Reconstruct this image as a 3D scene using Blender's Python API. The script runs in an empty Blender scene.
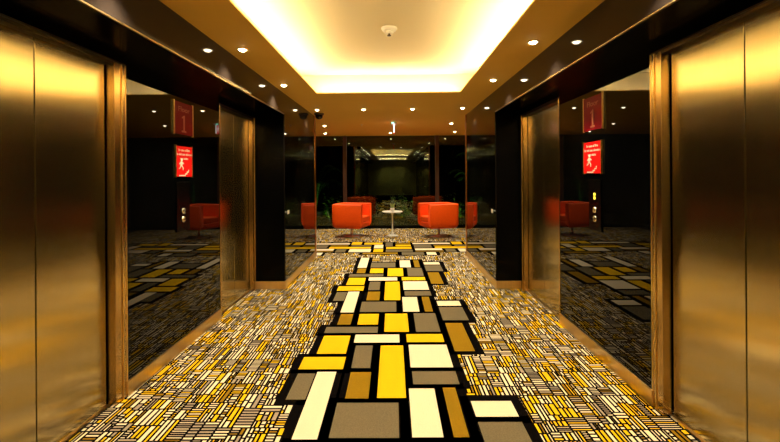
import bpy, bmesh, math, random
from mathutils import Vector, Matrix, Euler
random.seed(7)
R = math.radians
COL = bpy.context.scene.collection
SC = bpy.context.scene

# ------------------------------------------------------------------ materials
def mat(name, col, rough=.5, metal=0., ior=1.5, **kw):
    m = bpy.data.materials.new(name); m.use_nodes = True
    b = m.node_tree.nodes['Principled BSDF']
    b.inputs['Base Color'].default_value = (*col, 1)
    b.inputs['Roughness'].default_value = rough
    b.inputs['Metallic'].default_value = metal
    b.inputs['IOR'].default_value = ior
    if 'emit' in kw:
        b.inputs['Emission Color'].default_value = (*kw['emit'], 1)
        b.inputs['Emission Strength'].default_value = kw.get('es', 1)
    return m

def noisy(m, scale, amount, stretch=(1, 1, 1), bump=0.0, detail=4, rough_var=0.0):
    """vary the base colour with object-space noise"""
    nt = m.node_tree; b = nt.nodes['Principled BSDF']
    tc = nt.nodes.new('ShaderNodeTexCoord'); mp = nt.nodes.new('ShaderNodeMapping')
    mp.inputs['Scale'].default_value = stretch
    nz = nt.nodes.new('ShaderNodeTexNoise'); nz.inputs['Scale'].default_value = scale
    nz.inputs['Detail'].default_value = detail
    nt.links.new(tc.outputs['Object'], mp.inputs['Vector']); nt.links.new(mp.outputs[0], nz.inputs['Vector'])
    mr = nt.nodes.new('ShaderNodeMapRange')
    mr.inputs['To Min'].default_value = 1 - amount; mr.inputs['To Max'].default_value = 1 + amount
    nt.links.new(nz.outputs['Fac'], mr.inputs['Value'])
    mx = nt.nodes.new('ShaderNodeVectorMath'); mx.operation = 'SCALE'
    c = b.inputs['Base Color'].default_value
    mx.inputs[0].default_value = (c[0], c[1], c[2])
    nt.links.new(mr.outputs[0], mx.inputs['Scale'])
    nt.links.new(mx.outputs[0], b.inputs['Base Color'])
    if rough_var:
        r0 = b.inputs['Roughness'].default_value
        m2 = nt.nodes.new('ShaderNodeMapRange')
        m2.inputs['To Min'].default_value = r0 - rough_var; m2.inputs['To Max'].default_value = r0 + rough_var
        nt.links.new(nz.outputs['Fac'], m2.inputs['Value']); nt.links.new(m2.outputs[0], b.inputs['Roughness'])
    if bump:
        bp = nt.nodes.new('ShaderNodeBump'); bp.inputs['Strength'].default_value = bump
        bp.inputs['Distance'].default_value = .01
        nt.links.new(nz.outputs['Fac'], bp.inputs['Height']); nt.links.new(bp.outputs[0], b.inputs['Normal'])
    return m

def brushed(name, col, rough, aniso, streak=.12):
    m = mat(name, col, rough, 1.0)
    nt = m.node_tree; b = nt.nodes['Principled BSDF']
    b.inputs['Anisotropic'].default_value = aniso
    cx = nt.nodes.new('ShaderNodeCombineXYZ')
    cx.inputs[0].default_value = .6; cx.inputs[1].default_value = .8; cx.inputs[2].default_value = 0
    nt.links.new(cx.outputs[0], b.inputs['Tangent'])
    noisy(m, 6, streak, (18, 18, .25))
    return m

M = {}
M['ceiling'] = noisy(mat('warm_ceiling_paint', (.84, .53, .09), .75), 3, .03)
M['cove_paint'] = mat('cove_paint', (.82, .70, .42), .8)
M['black_glass'] = mat('black_glass', (.0015, .0015, .0015), .010, 0, 1.33)
M['black_panel'] = mat('black_lacquer', (.0015, .0015, .0015), .2, 0, 1.18)
M['bulkhead'] = mat('brown_black_lacquer', (.016, .011, .009), .06, 0, 1.33)
M['far_glass'] = mat('dark_window_glass', (.004, .006, .004), .02, 0, 1.9)
M['steel'] = brushed('brushed_gold_steel', (.60, .52, .31), .21, .85)
M['jamb'] = brushed('jamb_gold_steel', (.60, .42, .19), .24, .6)
M['skirting'] = brushed('skirting_gold_steel', (.85, .62, .30), .3, .3)
M['dark_steel'] = mat('dark_bronze', (.10, .07, .04), .3, 1.0)
M['dark_trim'] = mat('bronze_edge', (.45, .33, .16), .35, 1.0)
M['bronze'] = mat('copper_bronze_trim', (.62, .25, .06), .3, 1.0)
M['mullion'] = mat('brown_mullion', (.10, .05, .03), .35, .6)
M['carpet_black'] = mat('carpet_black', (.004, .003, .003), .95)
M['carpet_black'].node_tree.nodes['Principled BSDF'].inputs['Specular IOR Level'].default_value = 0
def carpet(name, c, amt=.16):
    m = noisy(mat(name, c, .95), 160, amt, (1, 1, 1), .3, 6)
    m.node_tree.nodes['Principled BSDF'].inputs['Specular IOR Level'].default_value = 0
    return m
M['cream'] = carpet('carpet_cream', (.84, .69, .50), .08)
M['yel'] = carpet('carpet_yellow', (.78, .46, .010), .10)
M['grey'] = carpet('carpet_grey', (.16, .125, .075), .35)
M['olive'] = carpet('carpet_olive', (.26, .145, .010), .25)
M['mauve'] = carpet('carpet_mauve', (.36, .28, .22), .2)
M['orange'] = noisy(mat('orange_velvet', (.97, .095, .003), .5, 0, 1.35), 30, .08, (1, 1, 1), .05)
M['orange'].node_tree.nodes['Principled BSDF'].inputs['Sheen Weight'].default_value = 0
M['orange'].node_tree.nodes['Principled BSDF'].inputs['Sheen Tint'].default_value = (1, .6, .1, 1)
M['chrome'] = mat('chrome', (.88, .85, .78), .45, 1.0)
M['white'] = mat('white_lacquer', (.86, .84, .78), .3)
M['soil'] = noisy(mat('soil', (.03, .02, .012), .9), 40, .3)
M['leaf'] = noisy(mat('palm_leaf', (.05, .14, .03), .4), 10, .3)
M['leaf2'] = noisy(mat('shrub_leaf', (.10, .20, .03), .45), 12, .35)
M['smallleaf'] = mat('small_leaf', (.32, .42, .12), .5)
M['pot'] = mat('dark_planter', (.02, .02, .022), .4)
M['sign_dark'] = mat('dark_red_enamel', (.15, .002, .008), .4, 0, 1.15)
M['sign_red'] = mat('bright_red_enamel', (.66, .006, .006), .5, 0, 1.15)
M['sign_text'] = mat('sign_white_print', (.85, .75, .62), .5)
M['sign_pink'] = mat('sign_dim_print', (.34, .10, .06), .5)
M['gold_edge'] = mat('gold_edge', (.82, .58, .22), .28, 1.0)
M['button'] = mat('button_steel', (.85, .80, .72), .25, 1.0)
M['indicator'] = mat('lit_indicator', (.1, .08, .01), .5, emit=(1, .75, .05), es=2.5)
M['lens'] = mat('lit_lens', (1, .9, .7), .5, emit=(1, .86, .55), es=30)
M['led'] = mat('lit_led_strip', (1, .9, .7), .5, emit=(1, .88, .60), es=52)
M['trim_white'] = mat('downlight_ring', (.80, .66, .40), .4)
M['detector'] = mat('detector_plastic', (.85, .82, .72), .45)
M['dome'] = mat('smoked_dome', (.006, .005, .004), .06, 0, 1.6)
M['exit_red'] = mat('exit_red_acrylic', (.7, .02, .02), .2, emit=(1, .03, .02), es=1.6)
M['exit_white'] = mat('exit_white_print', (.9, .9, .9), .4, emit=(1, .95, .85), es=2.5)
M['exit_green'] = mat('exit_green_lamp', (.1, .6, .4), .4, emit=(.25, 1, .75), es=5)
M['backwall'] = noisy(mat('olive_wall', (.24, .22, .06), .6), 2, .1)
M['card'] = mat('white_card', (.85, .83, .8), .5)

# ------------------------------------------------------------------ helpers
def tag(o, label=None, cat=None, group=None, kind=None):
    if label: o['label'] = label
    if cat: o['category'] = cat
    if group: o['group'] = group
    if kind: o['kind'] = kind
    return o

def box(bm, x0, x1, y0, y1, z0, z1, mi=0):
    vs = [bm.verts.new(p) for p in ((x0,y0,z0),(x1,y0,z0),(x1,y1,z0),(x0,y1,z0),(x0,y0,z1),(x1,y0,z1),(x1,y1,z1),(x0,y1,z1))]
    for f in ((3,2,1,0),(4,5,6,7),(0,1,5,4),(1,2,6,5),(2,3,7,6),(3,0,4,7)):
        fc = bm.faces.new([vs[i] for i in f]); fc.material_index = mi
    return vs

def lathe(bm, prof, seg=32, cx=0, cy=0, mi=0, cap=True):
    rings = []
    for r, z in prof:
        if r < 1e-6: rings.append([bm.verts.new((cx, cy, z))])
        else: rings.append([bm.verts.new((cx + r*math.cos(2*math.pi*i/seg), cy + r*math.sin(2*math.pi*i/seg), z)) for i in range(seg)])
    for a, b in zip(rings, rings[1:]):
        for i in range(seg):
            j = (i+1) % seg
            if len(a) == 1 and len(b) == 1: continue
            if len(a) == 1: f = bm.faces.new((a[0], b[j], b[i]))
            elif len(b) == 1: f = bm.faces.new((a[i], a[j], b[0]))
            else: f = bm.faces.new((a[i], a[j], b[j], b[i]))
            f.material_index = mi; f.smooth = True
    if cap:
        for r in (rings[0], rings[-1]):
            if len(r) > 2: f = bm.faces.new(r); f.material_index = mi

def mk(name, bm, mats, parent=None, bevel=0, loc=None, rotz=0, seg=2):
    bmesh.ops.recalc_face_normals(bm, faces=bm.faces)
    me = bpy.data.meshes.new(name); bm.to_mesh(me); bm.free()
    for m in (mats if isinstance(mats, (list, tuple)) else [mats]): me.materials.append(m)
    o = bpy.data.objects.new(name, me); COL.objects.link(o)
    if parent: o.parent = parent
    if loc: o.location = loc
    o.rotation_euler.z = rotz
    if bevel:
        md = o.modifiers.new('bevel', 'BEVEL'); md.width = bevel; md.segments = seg; md.limit_method = 'ANGLE'
    return o

def boxes(name, lst, m, parent=None, bevel=0, **k):
    bm = bmesh.new()
    for b in lst: box(bm, *b)
    return mk(name, bm, m, parent, bevel, **k)

def empty(name, loc, rz=0):
    o = bpy.data.objects.new(name, None); COL.objects.link(o)
    o.location = loc; o.rotation_euler.z = rz; o.empty_display_size = .1
    return o

def copy_tree(o, parent=None):
    c = o.copy(); COL.objects.link(c); c.parent = parent
    for ch in o.children: copy_tree(ch, c)
    return c

def text_obj(name, body, size, m, parent, origin, xdir, up, extrude=.0012, xscale=1.0, align='CENTER'):
    cu = bpy.data.curves.new(name, 'FONT'); cu.body = body; cu.size = size; cu.extrude = extrude
    cu.align_x = align; cu.align_y = 'CENTER'
    t = bpy.data.objects.new(name + '_c', cu); COL.objects.link(t)
    dg = bpy.context.evaluated_depsgraph_get()
    me = bpy.data.meshes.new_from_object(t.evaluated_get(dg))
    bpy.data.objects.remove(t)
    o = bpy.data.objects.new(name, me); COL.objects.link(o); o.parent = parent
    me.materials.clear(); me.materials.append(m)
    X = Vector(xdir); Y = Vector(up); Z = X.cross(Y)
    mtx = Matrix((X*xscale, Y, Z)).transposed().to_4x4()
    mtx.translation = Vector(origin)
    me.transform(mtx)
    return o

# ------------------------------------------------------------------ dimensions (metres; camera over x=0,y=0)
EYE = 1.5
AL, AR = -1.44, 1.338          # planes of the outer walls / bulkheads
BL, BR = -1.823, 1.657         # planes of the recessed lift walls
CZ = EYE + 1.0875              # ceiling
KZ = EYE + .815                # underside of the bulkhead
HZ = EYE + .757                # top of the lift surrounds
YE = 5.46                      # end of the recess
YP = 7.63                      # end of the corridor
YF = 11.6                      # far window
YB = -7.0                      # wall behind the camera
LX0, LX1 = -4.6, 4.5           # lobby side walls
SB = .105                      # skirting height

# ------------------------------------------------------------------ floor: one mesh, woven pattern in its faces
FM = [M['carpet_black'], M['cream'], M['yel'], M['grey'], M['olive'], M['mauve']]
CI = dict(black=0, cream=1, yel=2, grey=3, olive=4, mauve=5)
V, F, MI = [], [], []
def quad(x0, x1, y0, y1, z, c):
    n = len(V); V.extend(((x0,y0,z),(x1,y0,z),(x1,y1,z),(x0,y1,z))); F.append((n,n+1,n+2,n+3)); MI.append(CI[c])
rects = [(BL-.15, BR+.15, YB, YP), (LX0, LX1, YP, YF)]
for r in rects: quad(*r, 0, 'black')
rnd = random.Random(11)
def pick(p): return rnd.choices(('cream', 'yel', 'mauve', 'olive'), p)[0]
def strips(x0, x1, y0, y1):
    g = .0070
    w, h = x1-x0, y1-y0
    k = rnd.random()
    along = k < .70
    if k > 2:
        quad(x0+g, x1-g, y0+g, y1-g, .001, 'mauve'); return
    if along:
        n = max(1, round(w/rnd.uniform(.021, .032)))
        cs = [0]
        for i in range(n): cs.append(cs[-1]+rnd.uniform(.6, 1.4))
        cs = [x0+w*v/cs[-1] for v in cs]
        for i in range(n):
            a, b = cs[i], cs[i+1]
            if rnd.random() < .30:
                m = y0 + h*rnd.uniform(.3, .7)
                quad(a+g, b-g, y0+g, m-g, .001, pick((.55, .33, .08, .04))); quad(a+g, b-g, m+g, y1-g, .001, pick((.55, .33, .08, .04)))
            else: quad(a+g, b-g, y0+g, y1-g, .001, pick((.50, .38, .08, .04)))
    else:
        n = max(1, round(h/rnd.uniform(.020, .032))); s = h/n
        grey = rnd.random() < .5
        for i in range(n):
            a, b = y0+i*s, y0+(i+1)*s
            quad(x0+g, x1-g, a+g, b-g, .001, pick((.3, .1, .5, .1)) if grey else pick((.55, .3, .10, .05)))
def split(x0, x1, y0, y1):
    w, h = x1-x0, y1-y0
    tw, th = rnd.uniform(.05, .12), rnd.uniform(.07, .24)
    if w <= tw*1.25 and h <= th*1.25: strips(x0, x1, y0, y1); return
    if w/tw > h/th:
        m = x0 + w*rnd.uniform(.3, .7); split(x0, m, y0, y1); split(m, x1, y0, y1)
    else:
        m = y0 + h*rnd.uniform(.3, .7); split(x0, x1, y0, m); split(x0, x1, m, y1)
split(BL-.07, BR+.10, .6, YP); split(-3.4, 3.4, YP, YF)
# large blocks: one repeat of 2.17 m, measured across the runner
P = 2.17
TILE = [('cream',-.588,-.443,4.518,5.325),('grey',-.379,.023,4.530,4.895),('olive',-.573,-.440,4.151,4.465),('yel',-.371,-.165,4.149,4.465),
 ('yel',-.097,.139,3.955,4.470),('grey',-.668,-.160,3.932,4.086),('yel',-.654,-.409,3.474,3.863),('cream',-.363,.045,3.702,3.888),
 ('yel',-.744,-.400,3.198,3.412),('grey',-.338,-.190,3.216,3.640),('yel',-.120,.075,2.783,3.637),('grey',-.730,-.599,2.766,3.129),
 ('olive',-.333,-.178,2.777,3.148),('cream',.124,.455,3.223,3.651),('grey',.132,.462,2.964,3.159),('cream',.098,.276,4.535,5.075),
 ('olive',.335,.423,4.535,5.085),('grey',.207,.440,3.951,4.480),('yel',.111,.446,3.710,3.895),('cream',.500,.765,4.735,4.912),
 ('grey',.500,.765,4.262,4.680),('olive',.510,.680,3.515,4.182)]
E_ = .066
def runner(f, ks, lim):
    for k in ks:
        for c, x0, x1, y0, y1 in TILE:
            for e, z, cc in ((E_, .002, 'black'), (0, .003, c)):
                a0, a1, b0, b1 = x0-e, x1+e, y0+k*P-e, y1+k*P+e
                if b0 >= lim[1]-.05 or b1 <= lim[0]+.05: continue
                b0, b1 = max(b0, lim[0]-(0 if e else -.02)), min(b1, lim[1]-(0 if e else .02))
                quad(*f(a0, a1, b0, b1), z, cc)
runner(lambda a0, a1, b0, b1: (a0, a1, b0, b1), (-2, -1, 0, 1), (-1.5, 7.53))
runner(lambda a0, a1, b0, b1: (b0-4.11, b1-4.11, 8.50-a1, 8.50-a0), (-2, -1, 0, 1), (4.11-3.3, 4.11+3.3))
me = bpy.data.meshes.new('floor'); me.from_pydata(V, [], F)
for m in FM: me.materials.append(m)
me.polygons.foreach_set('material_index', MI); me.update()
fl = bpy.data.objects.new('floor', me); COL.objects.link(fl)
tag(fl, 'carpet of fine yellow, cream and grey dashes with a runner of large outlined blocks', kind='structure')
boxes('floor_slab', [(LX0-.1, LX1+.1, YB-.1, YF+.1, -.12, -.004)], M['carpet_black'])
tag(bpy.data.objects['floor_slab'], kind='structure')
bpy.data.objects['floor_slab'].name = 'floor_base'

# ------------------------------------------------------------------ ceiling with two light coves
CVX0, CVX1 = -1.012, .897
COVES = [(-.3, 5.52), (-6.0, -2.6)]
LED_W = .24; UPZ = CZ + .30
lst = []
T = .012
lst.append((BL-.2, CVX0, YB, YP, CZ, CZ+T)); lst.append((CVX1, BR+.2, YB, YP, CZ, CZ+T))
ys = [YB] + [v for c in sorted(COVES) for v in c] + [YP]
for a, b in zip(ys[::2], ys[1::2]): lst.append((CVX0, CVX1, a, b, CZ, CZ+T))
lst.append((LX0, LX1, YP, YF, CZ, CZ+T))
ce = boxes('ceiling', lst, M['ceiling']); tag(ce, kind='structure')
for i, (a, b) in enumerate(COVES):
    s = LED_W
    x0, x1, y0, y1 = CVX0-s, CVX1+s, a-s, b+s
    rt = empty('cove_light', (0, (a+b)/2, CZ)); oy = -(a+b)/2; oz = -CZ
    tag(rt, 'rectangular recessed light cove glowing cream in the ceiling overhead' if i == 0 else 'rectangular light cove in the ceiling behind the viewer', 'ceiling light')
    def L(*v): return (v[0], v[1], v[2]+oy, v[3]+oy, v[4]+oz, v[5]+oz)
    boxes('cove_ceiling', [L(x0, x1, y0, y1, UPZ, UPZ+.03)], M['cove_paint'], rt)
    boxes('cove_wall', [L(x0-.02, x0, y0, y1, CZ+T, UPZ), L(x1, x1+.02, y0, y1, CZ+T, UPZ), L(x0, x1, y0-.02, y0, CZ+T, UPZ), L(x0, x1, y1, y1+.02, CZ+T, UPZ)], M['cove_paint'], rt)
    z0, z1 = CZ+T+.002, CZ+T+.012
    w = .04; q = .09
    boxes('led_strip', [L(CVX0-q-w, CVX0-q, a, b, z0, z1), L(CVX1+q, CVX1+q+w, a, b, z0, z1), L(CVX0, CVX1, a-q-w, a-q, z0, z1), L(CVX0, CVX1, b+q, b+q+w, z0, z1)], M['led'], rt)
ln = CZ+T
# ------------------------------------------------------------------ walls
def st(name, lst, m, bevel=0):
    o = boxes(name, lst, m, None, bevel); tag(o, kind='structure'); return o
TH = .30
for side, A, B, s in (('left', AL, BL, -1), ('right', AR, BR, 1)):
    far = 5.477 if side == 'left' else 5.44
    def X(a, b): return (min(a, b), max(a, b))
    st('wall_'+side+'_bulkhead', [(*X(A, B+s*.6), YB, far, KZ, CZ)], M['bulkhead'])
    st('trim_'+('5' if s < 0 else '6'), [(*X(A+s*.012, B+s*.05), YB, far-.014, KZ-.006, KZ-.0005)], M['black_panel'])
    st('wall_'+side+'_end', [(*X(A, A+s*1.0), far, YP, 0, CZ)], M['bulkhead'])
    st('wall_'+side+'_lobby', [(*X(A+s*1.0, LX0-.1 if s < 0 else LX1+.1), YP-.1, YP, 0, CZ)], M['black_panel'])
    st('wall_'+side+'_return', [(*X(A+s*.004, B+s*.05), far-.012, far, SB, KZ)], M['black_panel'])
    st('trim_'+('1' if s < 0 else '2'), [(*X(A-s*.004, A+s*.010), YB, far, KZ-.004, KZ+.004)], M['dark_trim'])
    st('trim_'+('3' if s < 0 else '4'), [(*X(A-s*.012, A+s*.045), YP-.04, YP+.03, 0, CZ)], M['bronze'], .003)
    st('baseboard_'+side+'_end', [(*X(A-s*.012, A), far-.02, YP-.04, 0.004, SB)], M['skirting'], .002)
    st('baseboard_'+side+'_return', [(*X(A-s*.012, B), far-.030, far-.012, 0.004, SB)], M['skirting'], .002)

# ------------------------------------------------------------------ lift doors (openings: y0..y1), panels between
def lift(n, s, B, y0, y1, jf, label_side, names):
    """s=-1 left, +1 right; leaf plane set back; jf = width of the far jamb face"""
    d = .055
    rt = empty('door_%d' % n, (B, (y0+y1)/2, 0)); oy = -(y0+y1)/2
    tag(rt, names, kind='structure')
    def bx(xa, xb, a, b, z0, z1):
        xa, xb = sorted((s*xa, s*xb)); return (xa, xb, a+oy, b+oy, z0, z1)
    mid = (y0+y1)/2
    for a, b in ((y0, mid-.004), (mid+.004, y1-.014)):
        boxes('door_panel', [bx(d, d+.03, a, b, .012, HZ-.02)], M['steel'], rt, .0015)
    boxes('frame_jamb', [bx(0, d, y1+.002, y1+jf, .004, HZ)], M['jamb'], rt, .002)
    boxes('frame_jamb', [bx(-.006, d, y1+jf*.62, y1+jf*.62+.006, .004, HZ)], M['gold_edge'], rt)
    boxes('frame_jamb', [bx(-.004, d, y0-.03, y0-.002, .004, HZ)], M['jamb'], rt, .002)
    boxes('frame_header', [bx(0, d, y0-.002, y1+.002, HZ-.022, HZ)], M['dark_steel'], rt)
    boxes('header_trim', [bx(-.006, 0, y0-.03, y1+jf, HZ-.004, HZ+.006)], M['dark_steel'], rt)
    boxes('sill', [bx(d-.012, d+.02, y0, y1, .003, .009)], M['skirting'], rt)
    return rt
dL = [(1.62, 2.70, .11), (4.37, 5.367, .108)]
dR = [(1.49, 2.575, .10), (4.18, 5.29, .108)]
lift(1, -1, BL, *dL[0], '', 'brushed gold lift doors on the near left')
lift(2, -1, BL, *dL[1], '', 'brushed gold lift doors on the far left')
lift(3, 1, BR, *dR[0], '', 'brushed gold lift doors on the near right')
lift(4, 1, BR, *dR[1], '', 'brushed gold lift doors on the far right')
def glasspanel(s, B, y0, y1, label, key=False):
    rt = empty('glass_panel', (B, (y0+y1)/2, 0)); tag(rt, label, 'wall panel', 'black glass wall panels')
    h = (y1-y0)/2
    def bx(xa, xb, a, b, z0, z1):
        xa, xb = sorted((s*xa, s*xb)); return (xa, xb, a, b, z0, z1)
    boxes('glass', [bx(0, .05, -h+.012, h-.004, SB, KZ-.001)], M['black_glass'], rt)
    boxes('edge_trim', [bx(-.001, .05, -h, -h+.010, .004, HZ)], M['gold_edge'], rt)
    return rt
glasspanel(-1, BL, 2.812, 4.338, 'tall black mirror-glass panel on left wall between the lifts')
glasspanel(1, BR, 2.677, 4.148, 'tall black mirror-glass panel on right wall between the lifts')
g = boxes('glass_panel', [(AL+.0005, AL+.003, 5.49, YP-.045, SB, KZ)], M['black_glass'], None)
tag(g, 'narrow black glass panel by the left end of the corridor, beside bronze post', 'wall panel', 'black glass wall panels')
g = boxes('glass_panel', [(AR-.003, AR-.0005, 5.45, YP-.045, SB, KZ)], M['black_glass'], None)
tag(g, 'narrow black glass panel by the right end of the corridor, beside bronze post', 'wall panel', 'black glass wall panels')
for side, B, s, D in (('left', BL, -1, dL), ('right', BR, 1, dR)):
    a, b = D[0][1]+D[0][2], D[1][0]-.03
    xs = sorted((B-s*.010, B+s*.01))
    st('baseboard_'+side, [(xs[0], xs[1], a, b, .004, SB)], M['skirting'], .002)
    # wall body: header band above the lifts, backing behind everything, plain stretch behind the camera
    xb = sorted((B+s*.095, B+s*.35)); hb = sorted((B+s*.002, B+s*.10))
    far = 5.477 if s < 0 else 5.44
    st('wall_'+side, [(xb[0], xb[1], YB, far, 0, KZ)] + [(hb[0], hb[1], d[0]-.03, d[1]+d[2], HZ+.0, KZ) for d in D] +
       [(hb[0], hb[1], YB, D[0][0]-.032, 0, KZ)] , M['black_panel'])

# back of the corridor and the lobby
st('wall_back', [(BL-.3, BR+.3, YB-.1, YB, 0, CZ)], M['backwall'])
st('wall_lobby_left', [(LX0-.1, LX0, YP, YF, 0, CZ)], M['black_panel'])
st('wall_lobby_right', [(LX1, LX1+.1, YP, YF, 0, CZ)], M['black_panel'])
w = empty('window_1', (0, YF, 0)); tag(w, 'dark reflecting glass window wall behind the armchairs', kind='structure')
mx = [-3.9, -1.35, 1.22, 3.8]
edges = [LX0] + mx + [LX1]
for a, b in zip(edges, edges[1:]):
    boxes('pane', [(a+.001, b-.001, 0, .012, .08, CZ)], M['far_glass'], w)
for x in mx: boxes('mullion', [(x-.05, x+.05, -.06, 0, .08, CZ)], M['mullion'], w, .003)
boxes('sill', [(LX0, LX1, -.05, .03, 0, .08)], M['black_panel'], w)

pm = M['far_glass']; nt = pm.node_tree; nt.nodes.remove(nt.nodes['Principled BSDF'])
tr = nt.nodes.new('ShaderNodeBsdfTransparent'); tr.inputs[0].default_value = (.62, .68, .55, 1)
gl = nt.nodes.new('ShaderNodeBsdfGlossy'); gl.inputs['Roughness'].default_value = .015; gl.inputs['Color'].default_value = (.9, 1, .8, 1)
fr = nt.nodes.new('ShaderNodeFresnel'); fr.inputs[0].default_value = 1.7
mxs = nt.nodes.new('ShaderNodeMixShader')
nt.links.new(fr.outputs[0], mxs.inputs[0]); nt.links.new(tr.outputs[0], mxs.inputs[1]); nt.links.new(gl.outputs[0], mxs.inputs[2])
nt.links.new(mxs.outputs[0], nt.nodes['Material Output'].inputs[0])
st('garden_bed', [(LX0, LX1, YF+.05, YF+4, -.1, .02)], M['soil']); st('wall_garden', [(LX0, LX1, YF+4, YF+4.1, -.1, 3)], M['black_panel'])
# ------------------------------------------------------------------ downlights
def downlight(x, y, label, power=1.0, big=1.0, z=CZ):
    rt = empty('downlight', (x, y, z)); tag(rt, label, 'ceiling light', 'recessed round downlights')
    bm = bmesh.new()
    lathe(bm, [(.028*big, -.001), (.030*big, -.006), (.044*big, -.006), (.048*big, -.001)], 24, cap=False)
    mk('trim_ring', bm, M['trim_white'], rt)
    bm = bmesh.new(); lathe(bm, [(0, -.020), (.015*big, -.018), (.024*big, -.012), (.028*big, -.001)], 24, cap=False)
    mk('lens', bm, M['lens'], rt)
    ld = bpy.data.lights.new('downlight_lamp', 'SPOT'); ld.energy = 124*power; ld.color = (1, .88, .60)
    ld.spot_size = R(112); ld.spot_blend = 1; ld.shadow_soft_size = .03
    lo = bpy.data.objects.new('downlight_lamp', ld); COL.objects.link(lo); lo.location = (0, 0, -.045); lo.parent = rt
    return rt
DLS = [(-1.29, 3.56, 'recessed downlight in left ceiling strip, nearest of that row', 1, 1.1),
 (-1.31, 4.98, 'recessed downlight in left ceiling strip, second in view from the front', 1, 1.1),
 (1.16, 3.43, 'recessed downlight in right ceiling strip, nearest of that row', 1, 1.1),
 (1.16, 4.80, 'recessed downlight in right ceiling strip, second in view from the front', 1, 1.1),
 (-1.26, 6.87, 'downlight past the cove end, leftmost of the row of four', 1, 1),
 (-.485, 6.87, 'downlight past the cove end, second from left in the row of four', 1, 1),
 (.325, 6.87, 'downlight past the cove end, third from left in the row of four', 1, 1),
 (1.14, 6.80, 'downlight past the cove end, rightmost of the row of four', 1, 1),
 (-1.50, 9.10, 'downlight above the left armchair, the nearer one', 1.3, 1.1),
 (-1.76, 10.75, 'downlight above the left armchair, close to the window', 1.3, 1.1),
 (-.07, 10.75, 'downlight above the small white table by the window', 1.3, 1.1),
 (1.24, 8.85, 'downlight above the right armchair, the nearer one', 1.3, 1.1),
 (1.58, 10.6, 'downlight above the right armchair, close to the window', 1.3, 1.1),
 (-1.29, 2.1, 'downlight in left ceiling strip above the near lift', 1, 1.1),
 (1.16, 2.0, 'downlight in right ceiling strip above the near lift', 1, 1.1),
 (-1.29, .5, 'downlight in left ceiling strip beside the viewer', 1, 1.1),
 (1.16, .5, 'downlight in right ceiling strip beside the viewer', 1, 1.1),
 (-.5, -6.4, 'added downlight brightening the back wall on the left, unseen behind the viewer', 1, 1.1),  # this pair is added out of view to brighten the back wall
 (.5, -6.4, 'added downlight brightening the back wall on the right, unseen behind the viewer', 1, 1.1),
]
for x, y, lb, p, b in DLS: downlight(x, y, lb, p, b)

# ------------------------------------------------------------------ ceiling devices
rt = empty('smoke_detector', (-.03, 3.92, UPZ)); tag(rt, 'round white smoke detector in the middle of the light cove', 'smoke detector')
bm = bmesh.new(); lathe(bm, [(0, 0), (.074, 0), (.076, -.010), (.066, -.026), (.05, -.034), (0, -.036)], 36, cap=False); mk('base', bm, M['detector'], rt)
bm = bmesh.new(); lathe(bm, [(.044, -.034), (.042, -.05), (.030, -.058), (0, -.060)], 32, cap=False); mk('housing', bm, M['detector'], rt)
bm = bmesh.new()
lathe(bm, [(.018, -.058), (.018, -.078), (0, -.080)], 20, cap=False)
mk('sensor', bm, M['dark_steel'], rt)
for k in range(6):
    a = k*math.pi/3; c, s_ = math.cos(a), math.sin(a)
    boxes('cage_bar', [(.026*c-.003, .026*c+.003, .026*s_-.003, .026*s_+.003, -.074, -.056)], M['detector'], rt)

rt = empty('dome_camera', (-1.30, 7.30, CZ)); tag(rt, 'black dome security camera on the ceiling by the left bronze post', 'security camera')
bm = bmesh.new(); lathe(bm, [(0, 0), (.085, 0), (.088, -.012), (.078, -.030), (.070, -.032)], 32, cap=False); mk('mount', bm, M['dark_steel'], rt)
bm = bmesh.new(); lathe(bm, [(.069, -.030)] + [(.066*math.cos(t*math.pi/16), -.045-.062*math.sin(t*math.pi/16)) for t in range(0, 8)] + [(0, -.107)], 32, cap=False)
mk('dome', bm, M['dome'], rt)

for x, y, lb in ((-.67, 8.9, 'small round sprinkler head on lobby ceiling, left of the hanging sign'),):
    rt = empty('sprinkler', (x, y, CZ)); tag(rt, lb, 'sprinkler')
    bm = bmesh.new(); lathe(bm, [(0, 0), (.032, 0), (.034, -.004), (.015, -.012), (.006, -.014), (.006, -.034)], 20); mk('escutcheon', bm, M['trim_white'], rt)
    bm = bmesh.new(); lathe(bm, [(0, -.034), (.017, -.034), (.017, -.037), (0, -.037)], 16, cap=False); mk('deflector', bm, M['chrome'], rt)

rt = empty('exit_sign', (.02, 8.72, CZ)); tag(rt, 'hanging red exit sign with white figure, seen edge-on below lobby ceiling', 'sign')
boxes('housing', [(-.05, .05, -.16, .16, -.035, 0)], M['white'], rt, .003)
boxes('status_lamp', [(-.045, -.012, -.168, -.160, -.030, -.012)], M['exit_green'], rt)
boxes('sign_plate', [(-.010, .010, -.15, .15, -.215, -.035)], M['exit_red'], rt, .001)
boxes('edge_strip', [(-.011, .011, -.156, -.151, -.215, -.035)], M['exit_white'], rt)
def running_man(s, k=1.0):
    """flat polygons (u right, v up) of a small running figure with flight of steps"""
    P_ = []
    P_.append([(.00+.016*math.cos(t*math.pi/5), .062+.016*math.sin(t*math.pi/5)) for t in range(10)])
    P_.append([(-.020, .010), (-.022, .040), (-.006, .046), (.014, .040), (.012, .008), (-.008, .002)])
    P_.append([(.010, .040), (.036, .026), (.034, .018), (.008, .028)])
    P_.append([(-.020, .038), (-.042, .020), (-.037, .014), (-.016, .027)])
    P_.append([(-.018, .012), (.002, .008), (.028, -.018), (.024, -.044), (.015, -.043), (.016, -.020)])
    P_.append([(-.018, .012), (-.004, .006), (-.018, -.022), (-.044, -.034), (-.046, -.026), (-.027, -.015)])
    return [[(u*s*k, v*s) for u, v in p] for p in P_]
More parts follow.
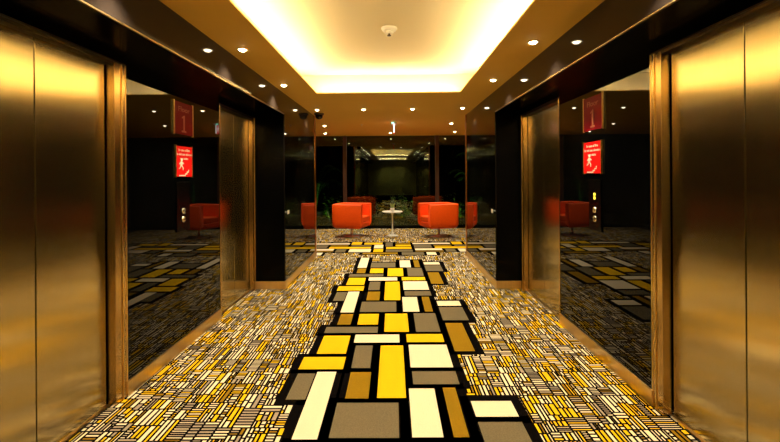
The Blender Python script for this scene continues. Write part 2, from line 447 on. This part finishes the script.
def polys_on_wall(name, polys, m, parent, x, nx, u0, v0, mirror):
    """polygons on a plane of constant x, u along +/-y, v up, extruded 1 mm towards nx"""
    bm = bmesh.new()
    for p in polys:
        a = [bm.verts.new((x, u0 + mirror*u, v0 + v)) for u, v in p]
        b = [bm.verts.new((x + nx*.0012, u0 + mirror*u, v0 + v)) for u, v in p]
        bm.faces.new(a); bm.faces.new(b)
        for i in range(len(p)): j = (i+1) % len(p); bm.faces.new((a[i], a[j], b[j], b[i]))
    return mk(name, bm, m, parent)
for nx in (-1, 1):
    polys_on_wall('pictogram', running_man(1.15), M['exit_white'], rt, nx*.0101, nx, -.07, -.132, 1)
    bm = bmesh.new(); box(bm, min(nx*.0101, nx*.0112), max(nx*.0101, nx*.0112), .02, .12, -.19, -.06); mk('white_field', bm, M['exit_white'], rt)

# ------------------------------------------------------------------ wall signs and call stations
def wall_sign(side, y0, y1, z0, z1, kind, label):
    B = BL if side < 0 else BR
    n = -side                     # direction into the room
    yc, zc = (y0+y1)/2, (z0+z1)/2
    rt = empty('floor_sign' if kind == 1 else 'fire_notice', (B, yc, zc)); tag(rt, label, 'sign')
    h, v = (y1-y0)/2, (z1-z0)/2
    def bx(xa, xb, a, b, c, d): xa, xb = sorted((n*xa, n*xb)); return (xa, xb, a, b, c, d)
    boxes('plate', [bx(.001, .010, -h+.010, h-.010, -v, v)], M['sign_dark' if kind == 1 else 'sign_red'], rt)
    boxes('edge_bar', [bx(.001, .014, -h, -h+.010, -v-.006, v+.006)], M['gold_edge'], rt, .001)
    boxes('edge_bar', [bx(.001, .014, h-.010, h, -v-.006, v+.006)], M['gold_edge'], rt, .001)
    xd = (0, 1, 0) if side < 0 else (0, -1, 0)   # reading direction as seen from the room
    fx = n*.0105
    if kind == 1:
        text_obj('floor_lettering', 'Floor', .062, M['sign_pink'], rt, (fx, 0, v*.56), xd, (0, 0, 1), xscale=1.45)
        one = [(-.040, -.075), (.040, -.075), (.040, -.062), (.014, -.060), (.014, .072), (.002, .072), (-.036, .052), (-.036, .042), (-.012, .048), (-.012, -.060), (-.040, -.062)]
        m_ = 1 if side < 0 else -1
        polys_on_wall('numeral', [one], M['sign_pink'], rt, n*.0102, n, 0, -.042, m_)
    else:
        for i, t in enumerate(('In case of fire', 'do not use elevator', 'use stairs')):
            text_obj('notice_lettering', t, .031, M['sign_text'], rt, (fx, 0, v-.034-i*.036), xd, (0, 0, 1), xscale=1.15)
        m_ = 1 if side < 0 else -1
        pol = [[(u-.045, v+.012) for u, v in q] for q in running_man(.85, 1.25)]
        pol.append([(-.090, -.066), (.012, -.066), (.012, -.052), (.040, -.052), (.040, -.036), (.066, -.036), (.066, -.020), (.080, -.020), (.080, -.030), (.074, -.030), (.074, -.046), (.048, -.046), (.048, -.062), (.022, -.062), (.022, -.076), (-.090, -.076)])
        polys_on_wall('pictogram', pol, M['sign_text'], rt, n*.0102, n, 0, -.050, m_)
wall_sign(-1, 3.42, 3.75, 1.857, 2.133, 1, 'dark red floor 1 sign on the left black glass panel')
wall_sign(-1, 3.445, 3.73, 1.495, 1.757, 2, 'bright red fire notice on left glass panel below the floor sign')
wall_sign(1, 3.27, 3.606, 1.857, 2.136, 1, 'dark red floor 1 sign on the right black glass panel')
wall_sign(1, 3.295, 3.606, 1.500, 1.760, 2, 'bright red fire notice on right glass panel below the floor sign')

def call_station(side, y0, y1, lit, label):
    B = BL if side < 0 else BR; n = -side
    rt = empty('call_station', (B, (y0+y1)/2, 1.24)); tag(rt, label, 'lift call panel')
    h = (y1-y0)/2
    def bx(xa, xb, a, b, c, d): xa, xb = sorted((n*xa, n*xb)); return (xa, xb, a, b, c, d)
    boxes('faceplate', [bx(.0015, .010, -h, h, -.21, .21)], M['black_panel'], rt, .002)
    for z in (-.04, -.112):
        bm = bmesh.new(); lathe(bm, [(0, .006), (.012, .006), (.014, .009), (.023, .009), (.027, .0)], 28, cap=False)
        bmesh.ops.rotate(bm, verts=bm.verts, cent=(0, 0, 0), matrix=Matrix.Rotation(n*math.pi/2, 3, 'Y'))
        bmesh.ops.translate(bm, verts=bm.verts, vec=(n*.010, 0, z))
        mk('call_button', bm, M['button'], rt)
    if lit:
        bm = bmesh.new()
        for z in (.088, .058):
            seg = [(-.014, .014)]
            box(bm, min(n*.010, n*.012), max(n*.010, n*.012), -.014, .014, z-.011, z+.011)
        mk('floor_indicator', bm, M['indicator'], rt)
call_station(-1, 3.46, 3.68, False, 'black call panel with two steel buttons on left glass panel')
call_station(1, 3.31, 3.514, True, 'black call panel with yellow indicator on right glass panel')
for side, A, y, lb in ((-1, AL, 5.60, 'small white card on left black panel near the corridor end'), (1, AR, 5.58, 'small white card on right black panel near the corridor end')):
    n = -side; xs = sorted((A+n*.003, A+n*.006))
    o = boxes('white_card', [(0, xs[1]-xs[0], -.05, .05, -.025, .025)], M['card'], None, .0008); o.location = (xs[0], y+.05, 1.0)
    tag(o, lb, 'wall plate')

# ------------------------------------------------------------------ armchairs
def rounded_c(w, d, t, r, r2, n=6):
    """plan outline of a tub shell: C opening towards +x; w along y, d along x, wall t, outer corner r"""
    pts = []
    def arc(cx, cy, rad, a0, a1):
        for i in range(n+1):
            a = a0 + (a1-a0)*i/n; pts.append((cx+rad*math.cos(a), cy+rad*math.sin(a)))
    return pts
def armchair(name, loc, rz, label):
    rt = empty(name, loc, rz); tag(rt, label, 'armchair', 'orange armchairs by the window')
    W, D, H0, H1, t = .76, .78, .225, .80, .125
    # shell: outline swept, C plan with rounded back corners, arms at full height, curved-in bottom
    def outline(off, depth_front):
        r = .13 - off*.6; hw, hd = W/2-off, D/2-off; n = 7; p = []
        p.append((depth_front, -hw))
        for i in range(n+1):
            a = -math.pi/2 - (math.pi/2)*i/n; p.append((-hd+r+r*math.cos(a), -hw+r+r*math.sin(a)))
        for i in range(n+1):
            a = math.pi - (math.pi/2)*i/n; p.append((-hd+r+r*math.cos(a), hw-r+r*math.sin(a)))
        p.append((depth_front, hw))
        return p
    bm = bmesh.new()
    levels = [(.085, H0), (.045, H0+.015), (.018, H0+.045), (.004, H0+.09), (0, H0+.15), (0, H1-.02), (.006, H1-.006), (.016, H1)]
    rows = []
    for off, z in levels: rows.append([bm.verts.new((x, y, z)) for x, y in outline(off, D/2-off*.9)])
    inner = []
    ilev = [(t-.016, H1), (t-.006, H1-.006), (t, H1-.02), (t, H0+.10)]
    for off, z in ilev:
        o_ = outline(off, D/2-(.016 if z == H1 else 0) if z > H0+.2 else D/2)
        inner.append([bm.verts.new((x, y, z)) for x, y in o_])
    allr = rows + inner
    for a, b in zip(allr, allr[1:]):
        for i in range(len(a)-1): bm.faces.new((a[i], a[i+1], b[i+1], b[i]))
    # arm fronts
    for e in (0, -1):
        bm.faces.new([r[e] for r in allr])
    # underside
    bm.faces.new(rows[0]); bm.faces.new(inner[-1])
    for f in bm.faces: f.smooth = True
    sh = mk('shell', bm, M['orange'], rt, .022, seg=3)
    # front rail between the arms, curving under
    bm = bmesh.new(); hw = W/2-t+.004
    prof = [(-.24, H0+.005), (D/2-.10, H0+.004), (D/2-.045, H0+.02), (D/2-.02, H0+.06), (D/2-.016, H0+.12), (D/2-.03, H0+.135), (-.24, H0+.135)]
    A_ = [bm.verts.new((x, -hw, z)) for x, z in prof]; B_ = [bm.verts.new((x, hw, z)) for x, z in prof]
    bm.faces.new(A_); bm.faces.new(B_)
    for i in range(len(prof)): j = (i+1) % len(prof); bm.faces.new((A_[i], A_[j], B_[j], B_[i]))
    mk('front_rail', bm, M['orange'], rt, .006)
    bm = bmesh.new(); box(bm, -D/2+t+.002, D/2-.02, -W/2+t+.003, W/2-t-.003, H0+.137, .50)
    mk('seat_cushion', bm, M['orange'], rt, .035, seg=4)
    bm = bmesh.new(); lathe(bm, [(.032, .018), (.032, H0+.006)], 24); mk('swivel_post', bm, M['chrome'], rt)
    bm = bmesh.new(); lathe(bm, [(0, .004), (.23, .004), (.235, .010), (.20, .016), (.05, .022), (.032, .040)], 48); mk('base_disc', bm, M['chrome'], rt)
    return rt
armchair('armchair', (-1.03, 10.15, 0), R(-16), 'orange swivel armchair left of the small white table')
armchair('armchair', (1.09, 10.05, 0), R(180+19), 'orange swivel armchair right of the small white table')

# ------------------------------------------------------------------ small table with vase
rt = empty('pedestal_table', (-.03, 10.2, 0)); tag(rt, 'small round white pedestal table between the two orange armchairs', 'table')
bm = bmesh.new(); lathe(bm, [(0, .578), (.22, .578), (.252, .590), (.252, .596), (.245, .602), (0, .602)], 48, cap=False); mk('tabletop', bm, M['white'], rt)
bm = bmesh.new(); lathe(bm, [(.040, .022), (.022, .06), (.016, .14), (.014, .35), (.017, .52), (.040, .578)], 32); mk('stem', bm, M['white'], rt)
bm = bmesh.new(); lathe(bm, [(0, .004), (.148, .004), (.150, .010), (.10, .018), (.035, .034), (0, .034)], 48, cap=False); mk('base', bm, M['white'], rt)
rt = empty('potted_plant', (-.03, 10.15, .6025)); tag(rt, 'little green plant in white pot on the pedestal table', 'plant')
bm = bmesh.new(); lathe(bm, [(0, 0), (.040, 0), (.052, .03), (.050, .085), (.044, .088), (.044, .07), (0, .07)], 28, cap=False); mk('pot', bm, M['white'], rt)
bm = bmesh.new()
rp = random.Random(3)
def leafblade(bm, base, direction, length, width, droop, n=5):
    d = Vector(direction).normalized(); side = d.cross(Vector((0, 0, 1)))
    if side.length < .1: side = Vector((1, 0, 0))
    side.normalize(); L_, R_ = [], []
    for i in range(n+1):
        t = i/n; p = Vector(base) + d*length*t + Vector((0, 0, -droop*t*t*length))
        w_ = width*math.sin(math.pi*min(1, t*.9+.08))
        L_.append(bm.verts.new(p-side*w_*.5)); R_.append(bm.verts.new(p+side*w_*.5+Vector((0, 0, .0004))))
    for i in range(n): bm.faces.new((L_[i], R_[i], R_[i+1], L_[i+1]))
for k in range(26):
    a = rp.uniform(0, 6.28)
    leafblade(bm, (rp.uniform(-.02, .02), rp.uniform(-.02, .02), .07), (math.cos(a)*.35, math.sin(a)*.35, 1), rp.uniform(.08, .18), .026, rp.uniform(0, .3))
mk('foliage', bm, M['smallleaf'], rt)

# ------------------------------------------------------------------ palms at the lobby sides
def fill_uplight(x, y, e, label):  # invented uplights, added to brighten the palms and shrubs beyond the glass
    rt = empty('garden_fill_lamp', (x, y, .02)); tag(rt, label, 'added fill light')
    bm = bmesh.new(); lathe(bm, [(0, .0), (.045, .0), (.05, .05), (.04, .055), (.038, .05), (0, .05)], 24, cap=False); mk('casing', bm, M['dark_steel'], rt)
    ld = bpy.data.lights.new('garden_fill_light', 'SPOT'); ld.energy = e; ld.color = (.85, 1, .55); ld.spot_size = R(120); ld.spot_blend = 1; ld.shadow_soft_size = .03
    lo = bpy.data.objects.new('garden_fill_light', ld); COL.objects.link(lo); lo.parent = rt; lo.location = (0, 0, .08); lo.rotation_euler = (R(165), 0, 0)
fill_uplight(.25, 12.0, 90, 'added fill uplight in the garden bed outside, right of the white table')
fill_uplight(-2.0, 12.0, 80, 'added fill uplight in the garden bed by the left palm')
fill_uplight(2.05, 12.0, 80, 'added fill uplight in the garden bed by the right palm')
def palm(x, y, seed, label, hgt, lean):
    rt = empty('potted_palm', (x, y, 0)); tag(rt, label, 'plant')
    bm = bmesh.new(); lathe(bm, [(0, .004), (.16, .004), (.21, .38), (.20, .40), (.18, .40), (.175, .36), (0, .36)], 32, cap=False); mk('planter', bm, M['pot'], rt)
    bm = bmesh.new(); lathe(bm, [(0, .362), (.174, .362)], 24, cap=False); mk('soil', bm, M['soil'], rt)
    rr = random.Random(seed)
    for k in range(11):
        bm = bmesh.new()
        a = 2*math.pi*k/11 + rr.uniform(-.3, .3); L_ = rr.uniform(.8, 1.1); top = hgt*rr.uniform(.65, 1.0)
        pts = []
        for i in range(15):
            t = i/14; rad = L_*.75*t**1.7
            pts.append(Vector((math.cos(a)*rad, math.sin(a)*rad, .36 + (top-.36)*(1-(1-t)**1.8) - .35*t**4)))
        for i in range(14):
            p, q = pts[i], pts[i+1]; sd = (q-p).cross(Vector((0, 0, 1))); sd = sd.normalized()*.006 if sd.length > 1e-5 else Vector((.006, 0, 0))
            up = sd.cross(q-p).normalized()*.006
            r0 = [bm.verts.new(p+v) for v in (sd, up, -sd)]; r1 = [bm.verts.new(q+v) for v in (sd, up, -sd)]
            for m_ in range(3): bm.faces.new((r0[m_], r0[(m_+1) % 3], r1[(m_+1) % 3], r1[m_]))
            if i > 4:
                dr = (q-p).normalized(); sn = sd.normalized()
                for sg in (-1, 1):
                    leafblade(bm, p, dr*.6+sn*sg+Vector((0, 0, .1)), .26*(1-abs(i-8)/10), .024, .45)
                    leafblade(bm, (p+q)/2, dr*.6+sn*sg+Vector((0, 0, .1)), .25*(1-abs(i-8)/10), .024, .5)
        mk('frond', bm, M['leaf'], rt)
palm(-2.35, 12.6, 5, 'dark green palm behind the window glass beyond the left bronze post', 2.1, 0)
palm(2.45, 12.6, 8, 'dark green palm behind the window glass beyond the right bronze post', 2.4, 0)
def shrub(x, y, seed, label):
    rt = empty('garden_shrub', (x, y, .02)); tag(rt, label, 'shrub', 'shrubs outside the window')
    rr = random.Random(seed); bs = bmesh.new(); bl = bmesh.new()
    for k in range(26):
        a = rr.uniform(0, 6.28); rd = rr.uniform(.1, .42); h = rr.uniform(.35, .95)
        tip = Vector((rd*math.cos(a), rd*math.sin(a), h)); n = Vector((-math.sin(a), math.cos(a), 0))*.005
        v = [bs.verts.new(p) for p in (-n, n, tip+n*.5, tip-n*.5)]; bs.faces.new(v)
        v = [bs.verts.new(p) for p in (Vector((0, 0, .01))-n.yxz, n.yxz, tip+n.yxz*.5, tip-n.yxz*.5)]; bs.faces.new(v)
        for q in range(9):
            t = rr.uniform(.45, 1); b = rr.uniform(0, 6.28)
            leafblade(bl, tip*t, (math.cos(b), math.sin(b), rr.uniform(.1, .9)), rr.uniform(.10, .18), .05, .4, 4)
    mk('stems', bs, M['soil'], rt); mk('foliage', bl, M['leaf2'], rt)
shrub(-.75, 12.35, 21, 'leafy shrub outside the glass, just left of the white table')
shrub(.35, 12.45, 22, 'leafy shrub outside the glass, just right of the white table')
shrub(1.75, 12.3, 23, 'leafy shrub outside the glass behind the right armchair')
shrub(-1.85, 12.4, 24, 'leafy shrub outside the glass behind the left armchair')

# ------------------------------------------------------------------ world, camera, view
wd = bpy.data.worlds.new('world'); SC.world = wd; wd.use_nodes = True
wd.node_tree.nodes['Background'].inputs[0].default_value = (.01, .008, .005, 1)
wd.node_tree.nodes['Background'].inputs[1].default_value = .2
cd = bpy.data.cameras.new('camera'); cam = bpy.data.objects.new('camera', cd); COL.objects.link(cam); SC.camera = cam
cam.location = (0, 0, EYE)
cd.sensor_width = 36; cd.lens = 415/780*36; cd.clip_start = .05
cd.shift_y = -(221-174.69)/780
YAW, ROLL = -.0080, .0069
cam.rotation_mode = 'XYZ'
cam.matrix_world = Matrix.Translation((0, 0, EYE)) @ Matrix.Rotation(-YAW, 4, 'Z') @ Matrix.Rotation(math.pi/2, 4, 'X') @ Matrix.Rotation(-ROLL, 4, 'Z')
SC.view_settings.view_transform = 'Standard'; SC.view_settings.look = 'None'
SC.view_settings.gamma = 1; SC.view_settings.use_curve_mapping = False
SC.view_settings.exposure = 0
